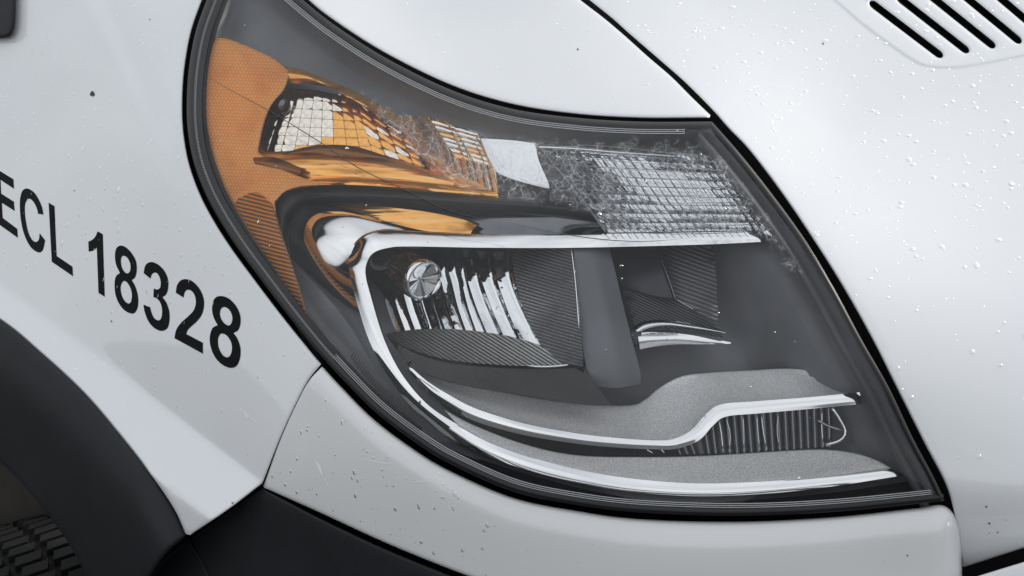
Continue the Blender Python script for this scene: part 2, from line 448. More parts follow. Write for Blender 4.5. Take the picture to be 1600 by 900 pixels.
HL_LEFT = [(352,-70),(330,-15),(308,45),(297,100),(293,150),(294,200),(302,248),(317,292),(337,332),(367,380),(402,428),(446,486),(486,536),(512,566)]
HL_LOW = [(512,566),(538,594),(586,642),(646,688),(704,724),(802,767),(900,788),(1000,800),(1150,805),(1300,799),(1475,782)]
HL_RIGHT = [(1475,782),(1456,742),(1424,682),(1388,606),(1346,532),(1303,452),(1257,375),(1205,303),(1155,240),(1112,191)]
HL_TOP = [(1112,191),(1000,191),(900,185),(800,171),(706,142),(605,93),(525,42),(474,2),(425,-42),(395,-78),(352,-70)]
HL = outline([HL_LEFT, HL_LOW, HL_RIGHT, HL_TOP], 5)

def softplus(t, s): return s * np.log1p(np.exp(np.clip(t / s, -30, 30)))
def sstep(t): t = np.clip(t, 0, 1); return t * t * (3 - 2 * t)
CREASE = spline([(-160,360),(0,449),(100,520),(180,580),(250,635),(330,695),(412,757),(520,838)], 6)
def fender_d(x, y):
    x = np.asarray(x, float); y = np.asarray(y, float)
    c = np.interp(x, CREASE[:, 0], CREASE[:, 1]); t = (y - c) * .82
    d = S(x, y) - 1.25 * K * np.minimum(softplus(t, 3.2), 200)
    # soft swage line above the crease and a rolled shoulder near the lamp
    c2 = np.interp(x, [140, 160, 200, 260, 420], [-60, 25, 130, 205, 420]); u = (x - np.interp(y, [-60, 0, 60, 130, 220, 330], [130, 148, 178, 205, 248, 300]))
    d = d + .006 * sstep((u + 14) / 30) * np.clip((300 - y) / 200, 0, 1)
    return d
FEN = outline([
 [(340,-80),(322,-18),(300,44),(289,100),(285,150),(286,200),(294,250),(309,295),(329,336),(359,384),(394,432),(438,490),(478,540),(501,568)],
 [(501,570),(482,594),(464,628),(438,684),(410,755)],
 [(410,755),(358,795),(297,836)],
 [(290,834),(272,795),(238,745),(188,681),(130,613),(60,548),(0,499),(-110,432)],
 [(-110,-120)], [(340,-120)]], 5)
_t = np.gradient(CREASE, axis=0); _t /= np.linalg.norm(_t, axis=1)[:, None]; _n = np.c_[_t[:, 1], -_t[:, 0]]
fender = sheet('fender', FEN, fender_d, PAINT, van, h=9, er=7, ed=.0035, skirt=.02, extra=np.vstack([CREASE + _n * k for k in (-14, -9, -6, -3.5, -1.5, 0, 1.5, 3.5, 6, 9, 14)]), label='white front fender panel with black letters and numbers')
FUP = outline([
 [(432,-60),(478,-4),(528,36),(608,86),(708,134),(803,163),(902,178),(1000,184),(1108,184)],
 [(1110,180),(1080,151),(1049,120),(1013,89),(974,54),(942,27),(907,0),(840,-55)], [(800,-110)], [(420,-110)]], 5)
fup = sheet('upper_fender', FUP, lambda x, y: S(x, y) - .001, PAINT, van, h=12, er=7, ed=.004, skirt=.02, label='white fender top between headlight and hood gap')

EMB = outline([[(1240,-130),(1290,-20),(1320,14),(1366,52),(1426,94),(1452,104),(1490,106),(1530,101),(1600,87),(1760,52)], [(1760,-130)]], 6)
def hood_d(x, y):
    x = np.asarray(x, float); y = np.asarray(y, float); sh = x.shape; q = np.c_[x.ravel(), y.ravel()]
    near = (q[:, 1] < 130) & (q[:, 0] > 1200); e = np.zeros(len(q))
    if near.any():
        dd = dist(q[near], EMB) * np.where(inside(q[near], EMB), 1, -1); e[near] = sstep((dd + 2) / 5.5)
    d = S(x, y) - .0013 * e.reshape(sh)
    d = d + .055 * np.clip((y - 745) / 150, 0, 1.6) ** 2          # nose turns under
    d = d + .010 * np.clip((x - 1560) / 120, 0, 2) ** 2 * 0
    return d
def stadium(a, b, r, n=7):
    a, b = np.array(a, float), np.array(b, float); t = (b - a) / np.linalg.norm(b - a); nn = np.array([-t[1], t[0]])
    o = []
    ln = np.linalg.norm(b - a)
    for s in np.linspace(0, 1, int(ln / 8)): o.append(a + (b - a) * s - nn * r)
    for k in np.linspace(-90, 90, n)[1:-1]: o.append(b + r * (t * math.cos(R(k)) * 1.5 + nn * math.sin(R(k))))
    for s in np.linspace(1, 0, int(ln / 8)): o.append(a + (b - a) * s + nn * r)
    for k in np.linspace(90, 270, n)[1:-1]: o.append(a + r * (t * math.cos(R(k)) * 1.5 + nn * math.sin(R(k))))
    return outline([[tuple(p)] for p in o], 4)
SLOTS = [stadium((1366 + 43 * i, 8 - 8 * i), (1466 + 41 * i, 84 - 7.5 * i), 5.6) for i in range(6)]
HOOD = outline([
 [(852,-55),(921,0),(956,28),(984,53),(1036,98),(1071,129),(1111,169),(1139,201),(1172,236),(1222,302),(1270,373),(1317,448),(1363,530),(1402,608),(1444,692),(1478,758),(1494,816),(1503,884)],
 [(1506,886),(1600,856),(1740,812)], [(1740,-110)], [(800,-110)]], 5)
hood = sheet('hood', HOOD, hood_d, PAINT, van, h=12, er=5, ed=.0035, skirt=.022, holes=SLOTS, extra=np.vstack([EMB + normals2(EMB) * k for k in (-6, -3, -1.2, .6, 2.4, 4.2, 7)]), label='white hood with black louvre slots')
for s in SLOTS:
    c = s.mean(0); q = c + (s - c) * [1.1, 1.25]
    o = sheet('vent_slot', q, lambda x, y: S(x, y) + .018, BLACK, hood, h=12, er=0, skirt=0)

BTOP = spline([(480,540),(512,572),(586,652),(646,698),(704,734),(802,777),(898,798),(1000,811),(1150,815),(1300,808),(1391,798),(1475,790),(1560,782)], 4)
ATOP = spline([(-110,442),(0,506),(60,555),(130,620),(188,689),(236,752),(286,838)], 4)
def bump_d(x, y):
    x = np.asarray(x, float); y = np.asarray(y, float)
    top = np.interp(x, BTOP[:, 0], BTOP[:, 1])
    t = y - top
    d = S(x, y) + .002
    d = d - .0085 * (1 - np.exp(-np.clip(t, 0, 300) / 22.0)) + .00006 * np.clip(t - 40, 0, 300)
    d = d + .03 * np.clip((x - 1455) / 60, 0, 1) ** 2
    return d
BUM = outline([
 [(507,576),(532,603),(582,653),(641,698),(700,734),(800,777),(900,798),(1000,811),(1150,815),(1300,808),(1440,793)],
 [(1440,793),(1470,789),(1488,800),(1497,824),(1502,870),(1505,960)], [(1400,1010)],
 [(960,985),(880,955),(800,925),(700,888),(600,847),(500,801),(412.5,762)],
 [(411.5,759),(438,687),(465,628),(483,595),(503,573)]], 5)
bumper = sheet('bumper_corner', BUM, bump_d, PAINT2, van, h=6.5, er=6, ed=.004, skirt=.02, label='white painted bumper corner below the headlight')
LOW = outline([[(299,842),(330,819),(370,791),(411,762)], [(416,766),(500,810),(600,857),(700,898),(800,936),(900,970)], [(900,1040)], [(380,1040)], [(338,925),(306,858)]], 6)
lowb = sheet('lower_bumper', LOW, lambda x, y: S(x, y) + .004 - .00005 * (y - 770), TRIM, van, h=14, er=5, ed=.004, skirt=.02, label='black textured lower bumper')
CAP = outline([[(240,900),(262,872),(294,842)], [(298,846),(318,880),(342,930)], [(342,1000)], [(190,1000)]], 6)
sheet('bumper_end', CAP, lambda x, y: S(x, y) + .004 + .0, TRIM, van, h=12, er=5, ed=.004, skirt=.02, label='black end piece of the lower bumper')
ARC = outline([
 [(-110,434),(0,499),(61,549),(131,614),(190,683),(239,747),(272,796),(290,836)],
 [(286,842),(262,862),(238,894),(200,960)], [(160,960)],
 [(150,930),(128,886),(96,832),(52,776),(0,722),(-110,640)]], 5)
def arch_d(x, y):
    ed = np.interp(x, ATOP[:, 0], ATOP[:, 1])
    t = (np.asarray(y) - ed) * .75
    return fender_d(x, ed) - .004 - .0003 * t + .0007 * softplus(t - 60, 12)
arch = sheet('wheel_arch_trim', ARC, arch_d, TRIM, van, h=10, er=9, ed=.006, skirt=.05, label='black plastic wheel arch moulding')
LIN = M('liner_brown', (.03, .027, .023), .85)
o_ = coords(LIN, 'Object'); n_ = noise(LIN, 8, 6, o_); r_ = ramp(LIN, n_.outputs['Fac'], [(.35, (.012, .011, .01)), (.7, (.05, .043, .034))]); LK(LIN, r_.outputs[0], pb(LIN).inputs['Base Color'])
liner = sheet('wheel_liner', outline([[(-200,600)],[(10,660)],[(200,860)],[(260,1060)],[(-200,1060)]], 12), lambda x, y: S(x, y) + .16 + .0005 * (x - 0), LIN, van, h=20, er=0, skirt=0)
# black cap at the top left
sheet('mirror_base', outline([[(-90,-90)], [(25,-90),(25,-10),(24,28),(21,46),(14,57),(2,60)], [(-90,62)]], 4),
      lambda x, y: S(x, y) - .018, TRIM, van, h=10, er=8, ed=.008, skirt=.03, label='black rounded trim at the upper left edge')
# black backing sheet added so that every gap reads dark
sheet('gap_backing', outline([[(-300,-250)], [(1900,-250)], [(1900,1150)], [(180,1150)], [(150,700)], [(-300,400)]], 40), lambda x, y: S(x, y) + .17, BLACK, van, h=60, er=0, skirt=0)
# strip of front bumper under the hood
FB = outline([[(1512,905),(1600,878),(1740,836)], [(1740,1010)], [(1512,1010)]], 6)
sheet('front_bumper', FB, lambda x, y: S(x, y) - .002, PAINT, van, h=14, er=5, ed=.004, skirt=.02, label='white front bumper under the hood')

# wheel
ty = np.array(P(48, 868, .47)); rw = ty[2] / 2 * 1.0; cw = ty.copy(); cw[2] = rw
ax = np.array([-.80, -.60, 0.]); ax /= np.linalg.norm(ax); fwv = np.array([ax[1], -ax[0], 0]); upv = np.array([0, 0, 1.])
RUB = make_plastic('tyre_rubber', (.008, .008, .008), .7, .5, 200, .001)
def lathe(name, prof, c, a1, mat, parent, seg=64, label=None, flute=0, nf=24, arc=(0, 360)):
    a1 = np.array(a1, float); a1 /= np.linalg.norm(a1); h = np.cross(a1, [0, 0, 1.]); h /= np.linalg.norm(h); v = np.cross(h, a1)
    an = np.linspace(R(arc[0]), R(arc[1]), seg, endpoint=False); co = []
    for (r, z) in prof:
        rr = r * (1 + flute * np.cos(an * nf)) if r > 0 else np.zeros(seg)
        co.append(c + a1 * z + rr[:, None] * (h * np.cos(an)[:, None] + v * np.sin(an)[:, None]))
    co = np.vstack(co); F = []
    for i in range(len(prof) - 1):
        for j in range(seg):
            k = (j + 1) % seg; F.append((i * seg + j, i * seg + k, (i + 1) * seg + k, (i + 1) * seg + j))
    o = mk(name, co, F, mat, parent, label=label)
    try: o.data.set_sharp_from_angle(angle=R(38))
    except Exception: pass
    return o
wheel = lathe('wheel', [(.0, -.02), (rw * .55, -.03), (rw * .6, -.08), (rw * .6, .08), (0, .09)], cw, ax, SHADE, van, label='wheel inside the dark wheel arch')
lathe('tyre', [(rw * .6, -.1), (rw * .8, -.115), (rw * .95, -.108), (rw * .985, -.09), (rw * .985, .09), (rw * .95, .108), (rw * .8, .115), (rw * .6, .1)], cw, ax, RUB, wheel)
hh = np.cross(ax, [0, 0, 1.]); hh /= np.linalg.norm(hh); vv = np.cross(hh, ax); co = []; F = []
for i in range(84):
    for j, z0 in enumerate((-.088, -.05, -.012, .026, .06)):
        a0 = 2 * math.pi * (i + (.5 if j % 2 else 0)) / 84; a1_ = a0 + 2 * math.pi / 84 * .72; b0 = len(co)
        for (aa, z, r) in [(a0, z0, .97), (a1_, z0 + .006, .97), (a1_, z0 + .034, .97), (a0, z0 + .028, .97)] * 2:
            rr = rw * (r if len(co) - b0 < 4 else 1.012)
            co.append(cw + ax * z + rr * (hh * math.cos(aa) + vv * math.sin(aa)))
        F += [(b0 + 4, b0 + 5, b0 + 6, b0 + 7)] + [(b0 + q, b0 + (q + 1) % 4, b0 + 4 + (q + 1) % 4, b0 + 4 + q) for q in range(4)]
tb = mk('tread', co, F, RUB, wheel, smooth=False); tb['kind'] = 'stuff'

# ------------------------------------------------------------------ lettering on the fender
def flat(name, contours, mat, parent, dfn, off=.0006, label=None, h=5):
    """thin flat decal: even-odd fill of the contours"""
    pts = []; ed = []; b = 0
    for c in contours:
        n = len(c); pts += [tuple(p) for p in c]; ed += [(b + i, b + (i + 1) % n) for i in range(n)]; b += n
    c = np.vstack(contours); mn, mx_ = c.min(0), c.max(0)
    g = np.array([(x, y) for x in np.arange(mn[0], mx_[0], h) for y in np.arange(mn[1], mx_[1], h)]).reshape(-1, 2)
    def ins(q):
        k = np.zeros(len(q), int)
        for cc in contours: k += inside(q, cc)
        return k % 2 == 1
    if len(g): g = g[ins(g)]
    vo, _, fo, _, _, _ = delaunay_2d_cdt([Vector(p) for p in pts] + [Vector(p) for p in g], ed, [], 0, 1e-5)
    V = np.array([tuple(v) for v in vo]); Fc = np.array([f for f in fo if len(f) == 3]); Fc = Fc[ins(V[Fc].mean(1))]
    co = P(V[:, 0], V[:, 1], dfn(V[:, 0], V[:, 1]) - off); nor = surf_normals(V, dfn)
    a = co[Fc]; n = np.cross(a[:, 1] - a[:, 0], a[:, 2] - a[:, 0]); s = ((CAM - a[:, 0]) * n).sum(1) < 0; Fc[s] = Fc[s][:, ::-1]
    return mk(name, co, Fc, mat, parent, nor, V, True, label)
def zp(pts, ox, oy, s): return [(ox + x / s, oy + y / s) for x, y in pts]
def G(ch, ox, oy, s, *cons):
    out_ = []
    for kind, runs in cons:
        if kind == 'c': out_.append(spline(zp(runs, ox, oy, s), 1.6, closed=True))
        elif kind == 'p': out_.append(np.array(zp(runs, ox, oy, s)))
        else: out_.append(outline([zp(r, ox, oy, s) for r in runs], 1.6))
    return flat('letter', out_, DECAL, fender, fender_d, label='black %s on the white fender' % ch)
G('letter E', 0, 260, 5, ('p', [(-60,0),(0,36),(104,100),(109,175),(3,104),(8,212),(108,276),(114,348),(14,284),(20,402),(134,488),(139,558),(2,460),(-60,414)]))
G('letter C', 0, 260, 5, ('s', [[(338,376),(328,320),(300,255),(262,200),(210,172),(175,190),(157,250),(155,330),(166,440),(192,540),(232,620),(270,658),(308,672),(335,650),(352,578)],
   [(309,522),(303,570),(282,590),(252,575),(222,520),(202,430),(193,340),(200,280),(228,252),(262,278),(288,330),(297,370)]]))
G('letter L', 0, 260, 5, ('p', [(379,283),(425,310),(442,700),(565,783),(570,858),(404,745)]))
z2 = (130, 355, 5.293)
G('number 1', *z2, ('s', [[(119,34)], [(161,58)], [(177,575)], [(126,543)], [(112,168)], [(100,180),(80,194),(45,202)], [(42,118)], [(60,112),(85,95),(105,68),(119,34)]]))
G('number 8, second digit', *z2, ('s', [[(303,378),(272,310),(262,240),(272,178),(305,152),(350,165),(400,215),(435,280),(442,350),(430,410),(400,438)],
   [(402,440),(430,490),(452,570),(452,650),(432,700),(400,714),(345,690),(295,630),(264,545),(260,450),(275,400),(303,380)]]),
   ('c', [(330,236),(360,248),(385,290),(391,340),(378,376),(350,378),(322,340),(311,290),(315,250)]),
   ('c', [(335,444),(365,460),(393,510),(402,570),(392,620),(368,630),(335,600),(312,540),(311,480)]))
G('number 3', *z2, ('s', [[(555,425)], [(500,380),(508,330),(530,298),(570,288),(620,310),(670,360),(700,430),(702,500),(685,555),(655,578)],
   [(655,578),(690,630),(713,710),(710,790),(690,840),(645,858),(590,835),(540,780),(508,700),(497,640)],
   [(553,662),(562,700),(585,750),(620,771),(645,750),(652,690),(640,630),(610,590),(580,578)],
   [(583,507),(610,515),(635,500),(640,450),(625,400),(600,376),(570,385),(555,425)]]))
z3 = (260, 425, 5.625)
G('number 2', *z3, ('s', [[(150,225)], [(82,182),(92,120),(120,78),(165,62),(225,80),(285,140),(322,215),(330,290),(312,370),(270,430),(215,480),(185,512),(174,545)],
   [(320,622)], [(320,718)], [(70,582),(85,510),(125,450),(190,390),(240,335),(258,270),(250,210),(222,168),(185,156),(160,178),(150,225)]]))
G('number 8, last digit', *z3, ('s', [[(450,468),(415,400),(401,330),(408,265),(435,222),(485,211),(545,232),(605,290),(645,370),(650,450),(628,512),(590,534)],
   [(590,538),(625,590),(650,670),(645,760),(615,825),(565,843),(500,820),(435,760),(392,670),(380,580),(400,500),(430,475)]]),
   ('c', [(505,307),(545,325),(573,370),(579,420),(562,462),(535,468),(498,440),(472,390),(475,330)]),
   ('c', [(490,541),(530,558),(565,610),(576,670),(562,730),(530,750),(490,725),(458,660),(453,590),(468,550)]))

# ------------------------------------------------------------------ the headlight
def edge_dist(x, y):
    x = np.asarray(x, float); y = np.asarray(y, float)
    return dist(np.c_[x.ravel(), y.ravel()], HL).reshape(x.shape)
def house_d(x, y):
    t = edge_dist(x, y)
    return S(x, y) + .014 + .030 * sstep((t - 8) / 42) + .055 * sstep((t - 45) / 150) * sstep((np.asarray(y, float) - 170) / 150)
HLi = inset(HL, 5); HLi = outline([[tuple(p)] for p in HLi[::1]], 5)
lamp = sheet('headlight', HLi, house_d, HOUSE, van, h=12, er=0, skirt=.05, label='swept headlight with amber corner, chrome trim and clear cover')
# grey flange strips under the lens edge
def strip(name, path, w0, w1, off, mat, n=90, crown=0.0, label=None, back=0.004, sgn=1):
    p = spline(path, n=n); t = np.gradient(p, axis=0); t /= np.linalg.norm(t, axis=1)[:, None]; nn = np.c_[t[:, 1], -t[:, 0]] * sgn
    mk_ = lambda w_, o_: np.c_[p + nn * w_, np.full(len(p), o_)]
    cs = [mk_(w0, off), mk_(w0 + (w1 - w0) * .5, off - crown), mk_(w1, off)]
    return loft(name, [c.tolist() for c in cs], mat, lamp, n=n, m=3, back=back, label=label)
strip('lens_seal', HL_LEFT + HL_LOW[1:], -1, 10, -.0045, SEAL, n=260, crown=.001, sgn=1)
strip('lens_seal', HL_LEFT + HL_LOW[1:4], 9, 23, -.0036, SEAL, n=200, crown=.0, sgn=1)
strip('lens_seal', HL_TOP, -1, 9, -.0045, SEAL, n=160, crown=.001, sgn=1)
strip('lens_seal', HL_RIGHT, -1, 7, -.0045, SEAL, n=140, crown=.001, sgn=1)
strip('lens_flange', HL_RIGHT[::-1], -38, -24, .012, FLANGE, n=140, crown=.003, sgn=1)
for a, b in ((11.5, 0), (14.5, 0), (17.5, 0)):
    p = spline(HL_TOP, n=160); t = np.gradient(p, axis=0); t /= np.linalg.norm(t, axis=1)[:, None]; nn = np.c_[t[:, 1], -t[:, 0]]
    q = (p + nn * a)[8:]; tube('lens_rib', np.c_[q, np.full(len(q), -.0033)][::4].tolist(), .00055, RIB, lamp, seg=6)
for a in (12, 15, 18):
    p = spline(HL_LOW, n=200); t = np.gradient(p, axis=0); t /= np.linalg.norm(t, axis=1)[:, None]; nn = np.c_[t[:, 1], -t[:, 0]]
    q = (p + nn * a)[0:-3]; tube('lens_rib', np.c_[q, np.full(len(q), -.0033)][::4].tolist(), .00045, RIB, lamp, seg=6)
# knurled bead down the left edge
p = spline(HL_LEFT, n=240); t = np.gradient(p, axis=0); t /= np.linalg.norm(t, axis=1)[:, None]; nn = np.c_[t[:, 1], -t[:, 0]]
if nn[60, 0] < 0: nn = -nn
q = p + nn * 11; co = []; F = []
for i in range(len(q)):
    a = q[i] - nn[i] * 3 - t[i] * .6; b = q[i] + nn[i] * 3 + t[i] * 1.4; b0 = len(co)
    for (u, o2) in ((a - t[i] * .5, 0), (b - t[i] * .5, 0), (b + t[i] * .5, 0), (a + t[i] * .5, 0)):
        co.append(P(u[0], u[1], S(u[0], u[1]) - .0045))
    F.append((b0, b0 + 1, b0 + 2, b0 + 3))
kn = mk('knurled_edge', co, F, RIB, lamp, smooth=False); kn['kind'] = 'stuff'
strip('bezel_edge', [(x + 26, y) for x, y in HL_LEFT[1:11]] , -6, 6, .010, HOUSE2, n=80, crown=.002)

off = lambda o: (lambda x, y: S(x, y) + o)
# amber corner reflector
AMBO = outline([[(337,58),(360,62),(395,76),(430,93),(452,112)], [(452,118),(444,140),(424,165),(412,195),(404,232)],
   [(404,238),(440,262),(480,280),(520,289)], [(470,292),(446,300),(430,316)], [(432,335),(440,365),(455,410),(468,450),(480,494)],
   [(478,496),(452,462),(420,412),(390,365),(356,305),(336,255),(323,205),(318,155),(321,110),(330,72)]], 4)
ambc = sheet('amber_reflector', AMBO, lambda x, y: S(x, y) + .009 + .004 * sstep((np.asarray(y) - 330) / 60), AMB_HEX, lamp, h=8, er=4, ed=.003, skirt=.003, label='amber honeycomb corner reflector')
sheet('reflector_light_block', AMBO, lambda x, y: S(x, y) + .0145 + .004 * sstep((np.asarray(y) - 330) / 60), HOUSE2, lamp, h=14, er=0, skirt=.02)  # unseen dark sheet added to keep amber out of the chrome reflections
sheet('amber_ribs', outline([[(372,310),(400,300),(424,318)], [(432,340),(440,370),(455,412),(467,450),(477,488)], [(474,488),(452,456),(420,408),(392,362),(366,320)]], 4),
      lambda x, y: S(x, y) + .0085 + .004 * sstep((np.asarray(y) - 330) / 60) - .003, AMB_RIB, lamp, h=8, er=2, ed=.002, skirt=.004, label='ribbed lower tip of the amber reflector')
# turn signal bowl
def cells(name, quad, nu, nv, dfn, mats, tilt=.25, bulge=.35, gap=.03, bias=(0, 0), skip=0, rs=1, clip=None, wave=0, fl=1.0):
    rg = np.random.default_rng(rs); A, B, C_, D_ = [np.array(q, float) for q in quad]
    def at(u, v): return (A * (1 - u) + B * u) * (1 - v) + (D_ * (1 - u) + C_ * u) * v
    for i in range(nu):
        for j in range(nv):
            u0, u1 = i / nu, (i + 1) / nu; v0, v1 = j / nv, (j + 1) / nv; uc, vc = (u0 + u1) / 2, (v0 + v1) / 2
            cc = at(uc, vc)
            if clip is not None and not inside(cc[None], clip)[0]: continue
            if rg.random() < skip: continue
            g = np.linspace(gap, 1 - gap, 4); U, V_ = np.meshgrid(u0 + (u1 - u0) * g, v0 + (v1 - v0) * g, indexing='ij')
            q = (A * (1 - U)[..., None] + B * U[..., None]) * (1 - V_)[..., None] + (D_ * (1 - U)[..., None] + C_ * U[..., None]) * V_[..., None]
            wv_ = math.sin(uc * 9 + vc * 4 + rs) * math.cos(vc * 6 - uc * 3)
            tx, ty_ = rg.normal(bias[0], tilt), rg.normal(bias[1] + wave * wv_, tilt)
            w_ = np.linalg.norm(at(u1, vc) - at(u0, vc)) * K; h_ = np.linalg.norm(at(uc, v1) - at(uc, v0)) * K
            a = (U - uc) / (u1 - u0) * 2; b = (V_ - vc) / (v1 - v0) * 2
            dz = tx * a * w_ / 2 + ty_ * b * h_ / 2 + bulge * (w_ + h_) / 4 * (a * a + b * b) * .5
            fq = fl(uc, vc, rg) if callable(fl) else fl; d0 = dfn(cc[0], cc[1]); co = P(q[..., 0], q[..., 1], d0 + fq * (dfn(q[..., 0], q[..., 1]) - d0) + dz).reshape(-1, 3)
            idx = np.arange(16).reshape(4, 4); F = np.stack([idx[:-1, :-1], idx[:-1, 1:], idx[1:, 1:], idx[1:, :-1]], -1).reshape(-1, 4)
            qq = co[F[4]]; n = np.cross(qq[1] - qq[0], qq[2] - qq[0])
            if ((CAM - qq[0]) * n).sum() < 0: F = F[:, ::-1]
            mk(name, co, F, (mats(uc, vc, rg) if callable(mats) else mats[int(rg.integers(len(mats)))]), lamp, uv=q.reshape(-1, 2))
BOWL = outline([[(404,238),(410,200),(424,165),(446,138)], [(446,138),(500,142),(560,158),(610,188),(640,215),(662,262)], [(662,262),(600,246),(520,236),(450,240)]], 5)
sheet('signal_bowl', BOWL, off(.045), AMB_D, lamp, h=12, er=3, ed=-.02, skirt=.0)
CHROME_W = M('warm_chrome', (.86, .80, .70), .06, 1)
cells('signal_facet', [(436,138),(560,150),(585,242),(396,240)], 9, 7, off(.040), lambda u, v, g: AMB if u + .25 * v > .80 or (v > .85 and u > .3) else CHROME_W, .05, .55, clip=BOWL, rs=3, wave=.22, gap=.02, fl=lambda u, v, g: .45 + .12 * math.sin(7 * u + 3 * v))  # amber facets paint in the reflection of the neighbouring amber lens
cells('signal_prism', [(556,152),(640,200),(668,262),(583,242)], 4, 6, off(.039), lambda u, v, g: AMB if (int(u * 4) + int(v * 6)) % 3 else CHROME_W, .08, .7, clip=BOWL, rs=5, gap=.0, fl=.4)
bc = P(441, 166, S(441, 166) + .030)
lathe('signal_bulb', [(0, .006), (.004, .0055), (.007, .003), (.0085, -.001), (.0085, -.012), (.010, -.016), (.0, -.017)], bc, CAM - bc + np.array([.25, 0, -.1]), SHADE, lamp, seg=28, label='dark round signal bulb')
# amber bands around the bowl
loft('amber_band', [[(446,104,.014),(480,112,.014),(560,146,.016),(640,192,.018),(690,246,.02),(770,300,.022)],
                    [(446,116,.010),(490,124,.010),(556,158,.012),(620,198,.013),(668,250,.016),(730,300,.02)],
                    [(446,130,.020),(500,134,.022),(556,152,.024),(612,186,.026),(656,246,.028),(690,292,.028)]], AMB_ST, lamp, n=60, m=4, back=.01, label='glossy amber band over the turn signal')
loft('amber_band', [[(398,238,.018),(450,236,.02),(520,232,.022),(590,240,.022),(660,262,.022),(700,276,.022)],
                    [(420,252,.011),(460,256,.012),(520,256,.013),(590,260,.014),(650,270,.016),(716,286,.02)],
                    [(440,268,.022),(470,278,.022),(520,276,.02),(600,278,.02),(660,284,.02),(740,294,.022)]], AMB_ST, lamp, n=50, m=4, back=.01)
loft('amber_band', [[(455,282,.016),(500,276,.018),(560,276,.018),(640,282,.018),(700,288,.02),(775,298,.022)],
                    [(460,290,.012),(500,286,.012),(560,287,.012),(640,293,.014),(700,298,.016),(778,304,.02)],
                    [(448,300,.02),(500,292,.02),(560,293,.02),(640,299,.02),(700,303,.02),(780,310,.024)]], AMB, lamp, n=50, m=3, back=.01)
loft('signal_dark_band', [[(440,240,.012),(480,229,.012),(520,226,.012),(560,230,.012),(610,246,.012)],
                      [(440,241,.009),(480,236,.008),(520,234,.008),(560,240,.008),(610,248,.010)],
                      [(442,242,.012),(480,242,.012),(520,243,.012),(560,247,.012),(612,250,.012)]], AMB_D, lamp, n=40, m=3, label='dark curved band in the turn signal')  # dark curved band in front of the amber
loft('signal_dark_band', [[(396,246,.009),(430,246,.009),(470,262,.009)], [(396,252,.007),(430,256,.007),(470,268,.007)], [(400,258,.010),(430,266,.010),(468,274,.010)]], AMB_D, lamp, n=24, m=3)
# fan of streaked strips between amber and clear lamp
fan = [AMB, AMB_ST, CHROME2, AMB, CHROME2, AMB_ST, AMB, CHROME2, AMB, CHROME2, AMB_ST]
top_ = spline([(618,180),(660,182),(700,190),(748,214)], n=12); bot = spline([(672,268),(710,290),(745,298),(782,302)], n=12)
for i in range(11):
    a0, a1_ = top_[i], top_[i + 1]; b0, b1_ = bot[i], bot[i + 1]; mid = lambda a, b: (a + b) / 2 + [6, -5]
    cs = []
    for f, dz in ((.03, .030), (.5, .024), (.97, .032)):
        a = a0 + (a1_ - a0) * f; b = b0 + (b1_ - b0) * f; m_ = (a + b) / 2 + [5, -4]
        cs.append([(*a, dz), (*m_, dz - .004), (*b, dz)])
    loft('reflector_strip', cs, fan[i], lamp, n=14, m=2)
cells('reflector_prism', [(672,186),(745,206),(772,262),(712,246)], 2, 7, off(.021), [CHROME2, CHROME2, CHROME_W, AMB], .12, .6, rs=11, gap=.0, fl=.4)
# bright chrome panel
sheet('chrome_panel', outline([[(749,214),(800,217),(838,222)], [(838,222),(844,250),(858,282),(862,298)], [(862,298),(820,288),(790,278),(774,270)], [(774,270),(760,244),(749,216)]], 4),
      lambda x, y: S(805, 255) + .38 * (S(x, y) - S(805, 255)) + .030, CHROME2, lamp, h=8, er=3, ed=.003, skirt=.01, label='bright chrome panel beside the clear grid reflector')
# gridded clear reflector
GR = [(840,226),(1138,248),(1206,360),(952,364)]
gd = lambda x, y: S(x, y) + .030
cells('reflector_facet', GR, 20, 9, gd, [CHROME2], .03, .34, gap=.04, bias=(0, -.02), rs=21, wave=.15, fl=lambda u, v, g: .42 - .75 * float(sstep((.5 - math.exp(-((u - .55 - .3 * (v - .4)) / .26) ** 2 - ((v - .42) / .26) ** 2) - .8 * math.exp(-((u - .35) / .2) ** 2 - ((v - .05) / .12) ** 2)) / .35 + .3)) + .06 * g.normal())
for i in range(0, 23):
    u = i / 22; a_ = np.array(GR[0]) * (1 - u) + np.array(GR[1]) * u; b_ = np.array(GR[3]) * (1 - u) + np.array(GR[2]) * u
    tube('grid_line', [(*a_, .024), (*((a_ + b_) / 2), .024), (*b_, .024)], .00028, RIB, lamp, seg=5, n=8)
for j in range(1, 10):
    v = j / 10; a_ = np.array(GR[0]) * (1 - v) + np.array(GR[3]) * v; b_ = np.array(GR[1]) * (1 - v) + np.array(GR[2]) * v
    tube('grid_line', [(*a_, .024), (*((a_ + b_) / 2 + [0, 5]), .024), (*b_, .024)], .0003, RIB, lamp, seg=5, n=10)
sheet('reflector_back', outline([[(838,222),(960,230),(1080,240),(1128,246)], [(1128,246),(1150,262),(1172,300),(1207,364)], [(950,366)], [(905,312)]], 6), off(.036), SHADE, lamp, h=14, er=0, skirt=0)
tube('reflector_rim', [(838,226,.027),(930,228,.027),(1000,234,.027),(1080,244,.027),(1122,248,.027),(1145,258,.027),(1165,285,.027),(1190,325,.027),(1206,362,.027)], .0007, INNER, lamp, seg=6)
tube('reflector_rim', [(840,226,.027),(870,262,.027),(905,306,.027),(946,362,.027)], .0008, RIB, lamp, seg=6)
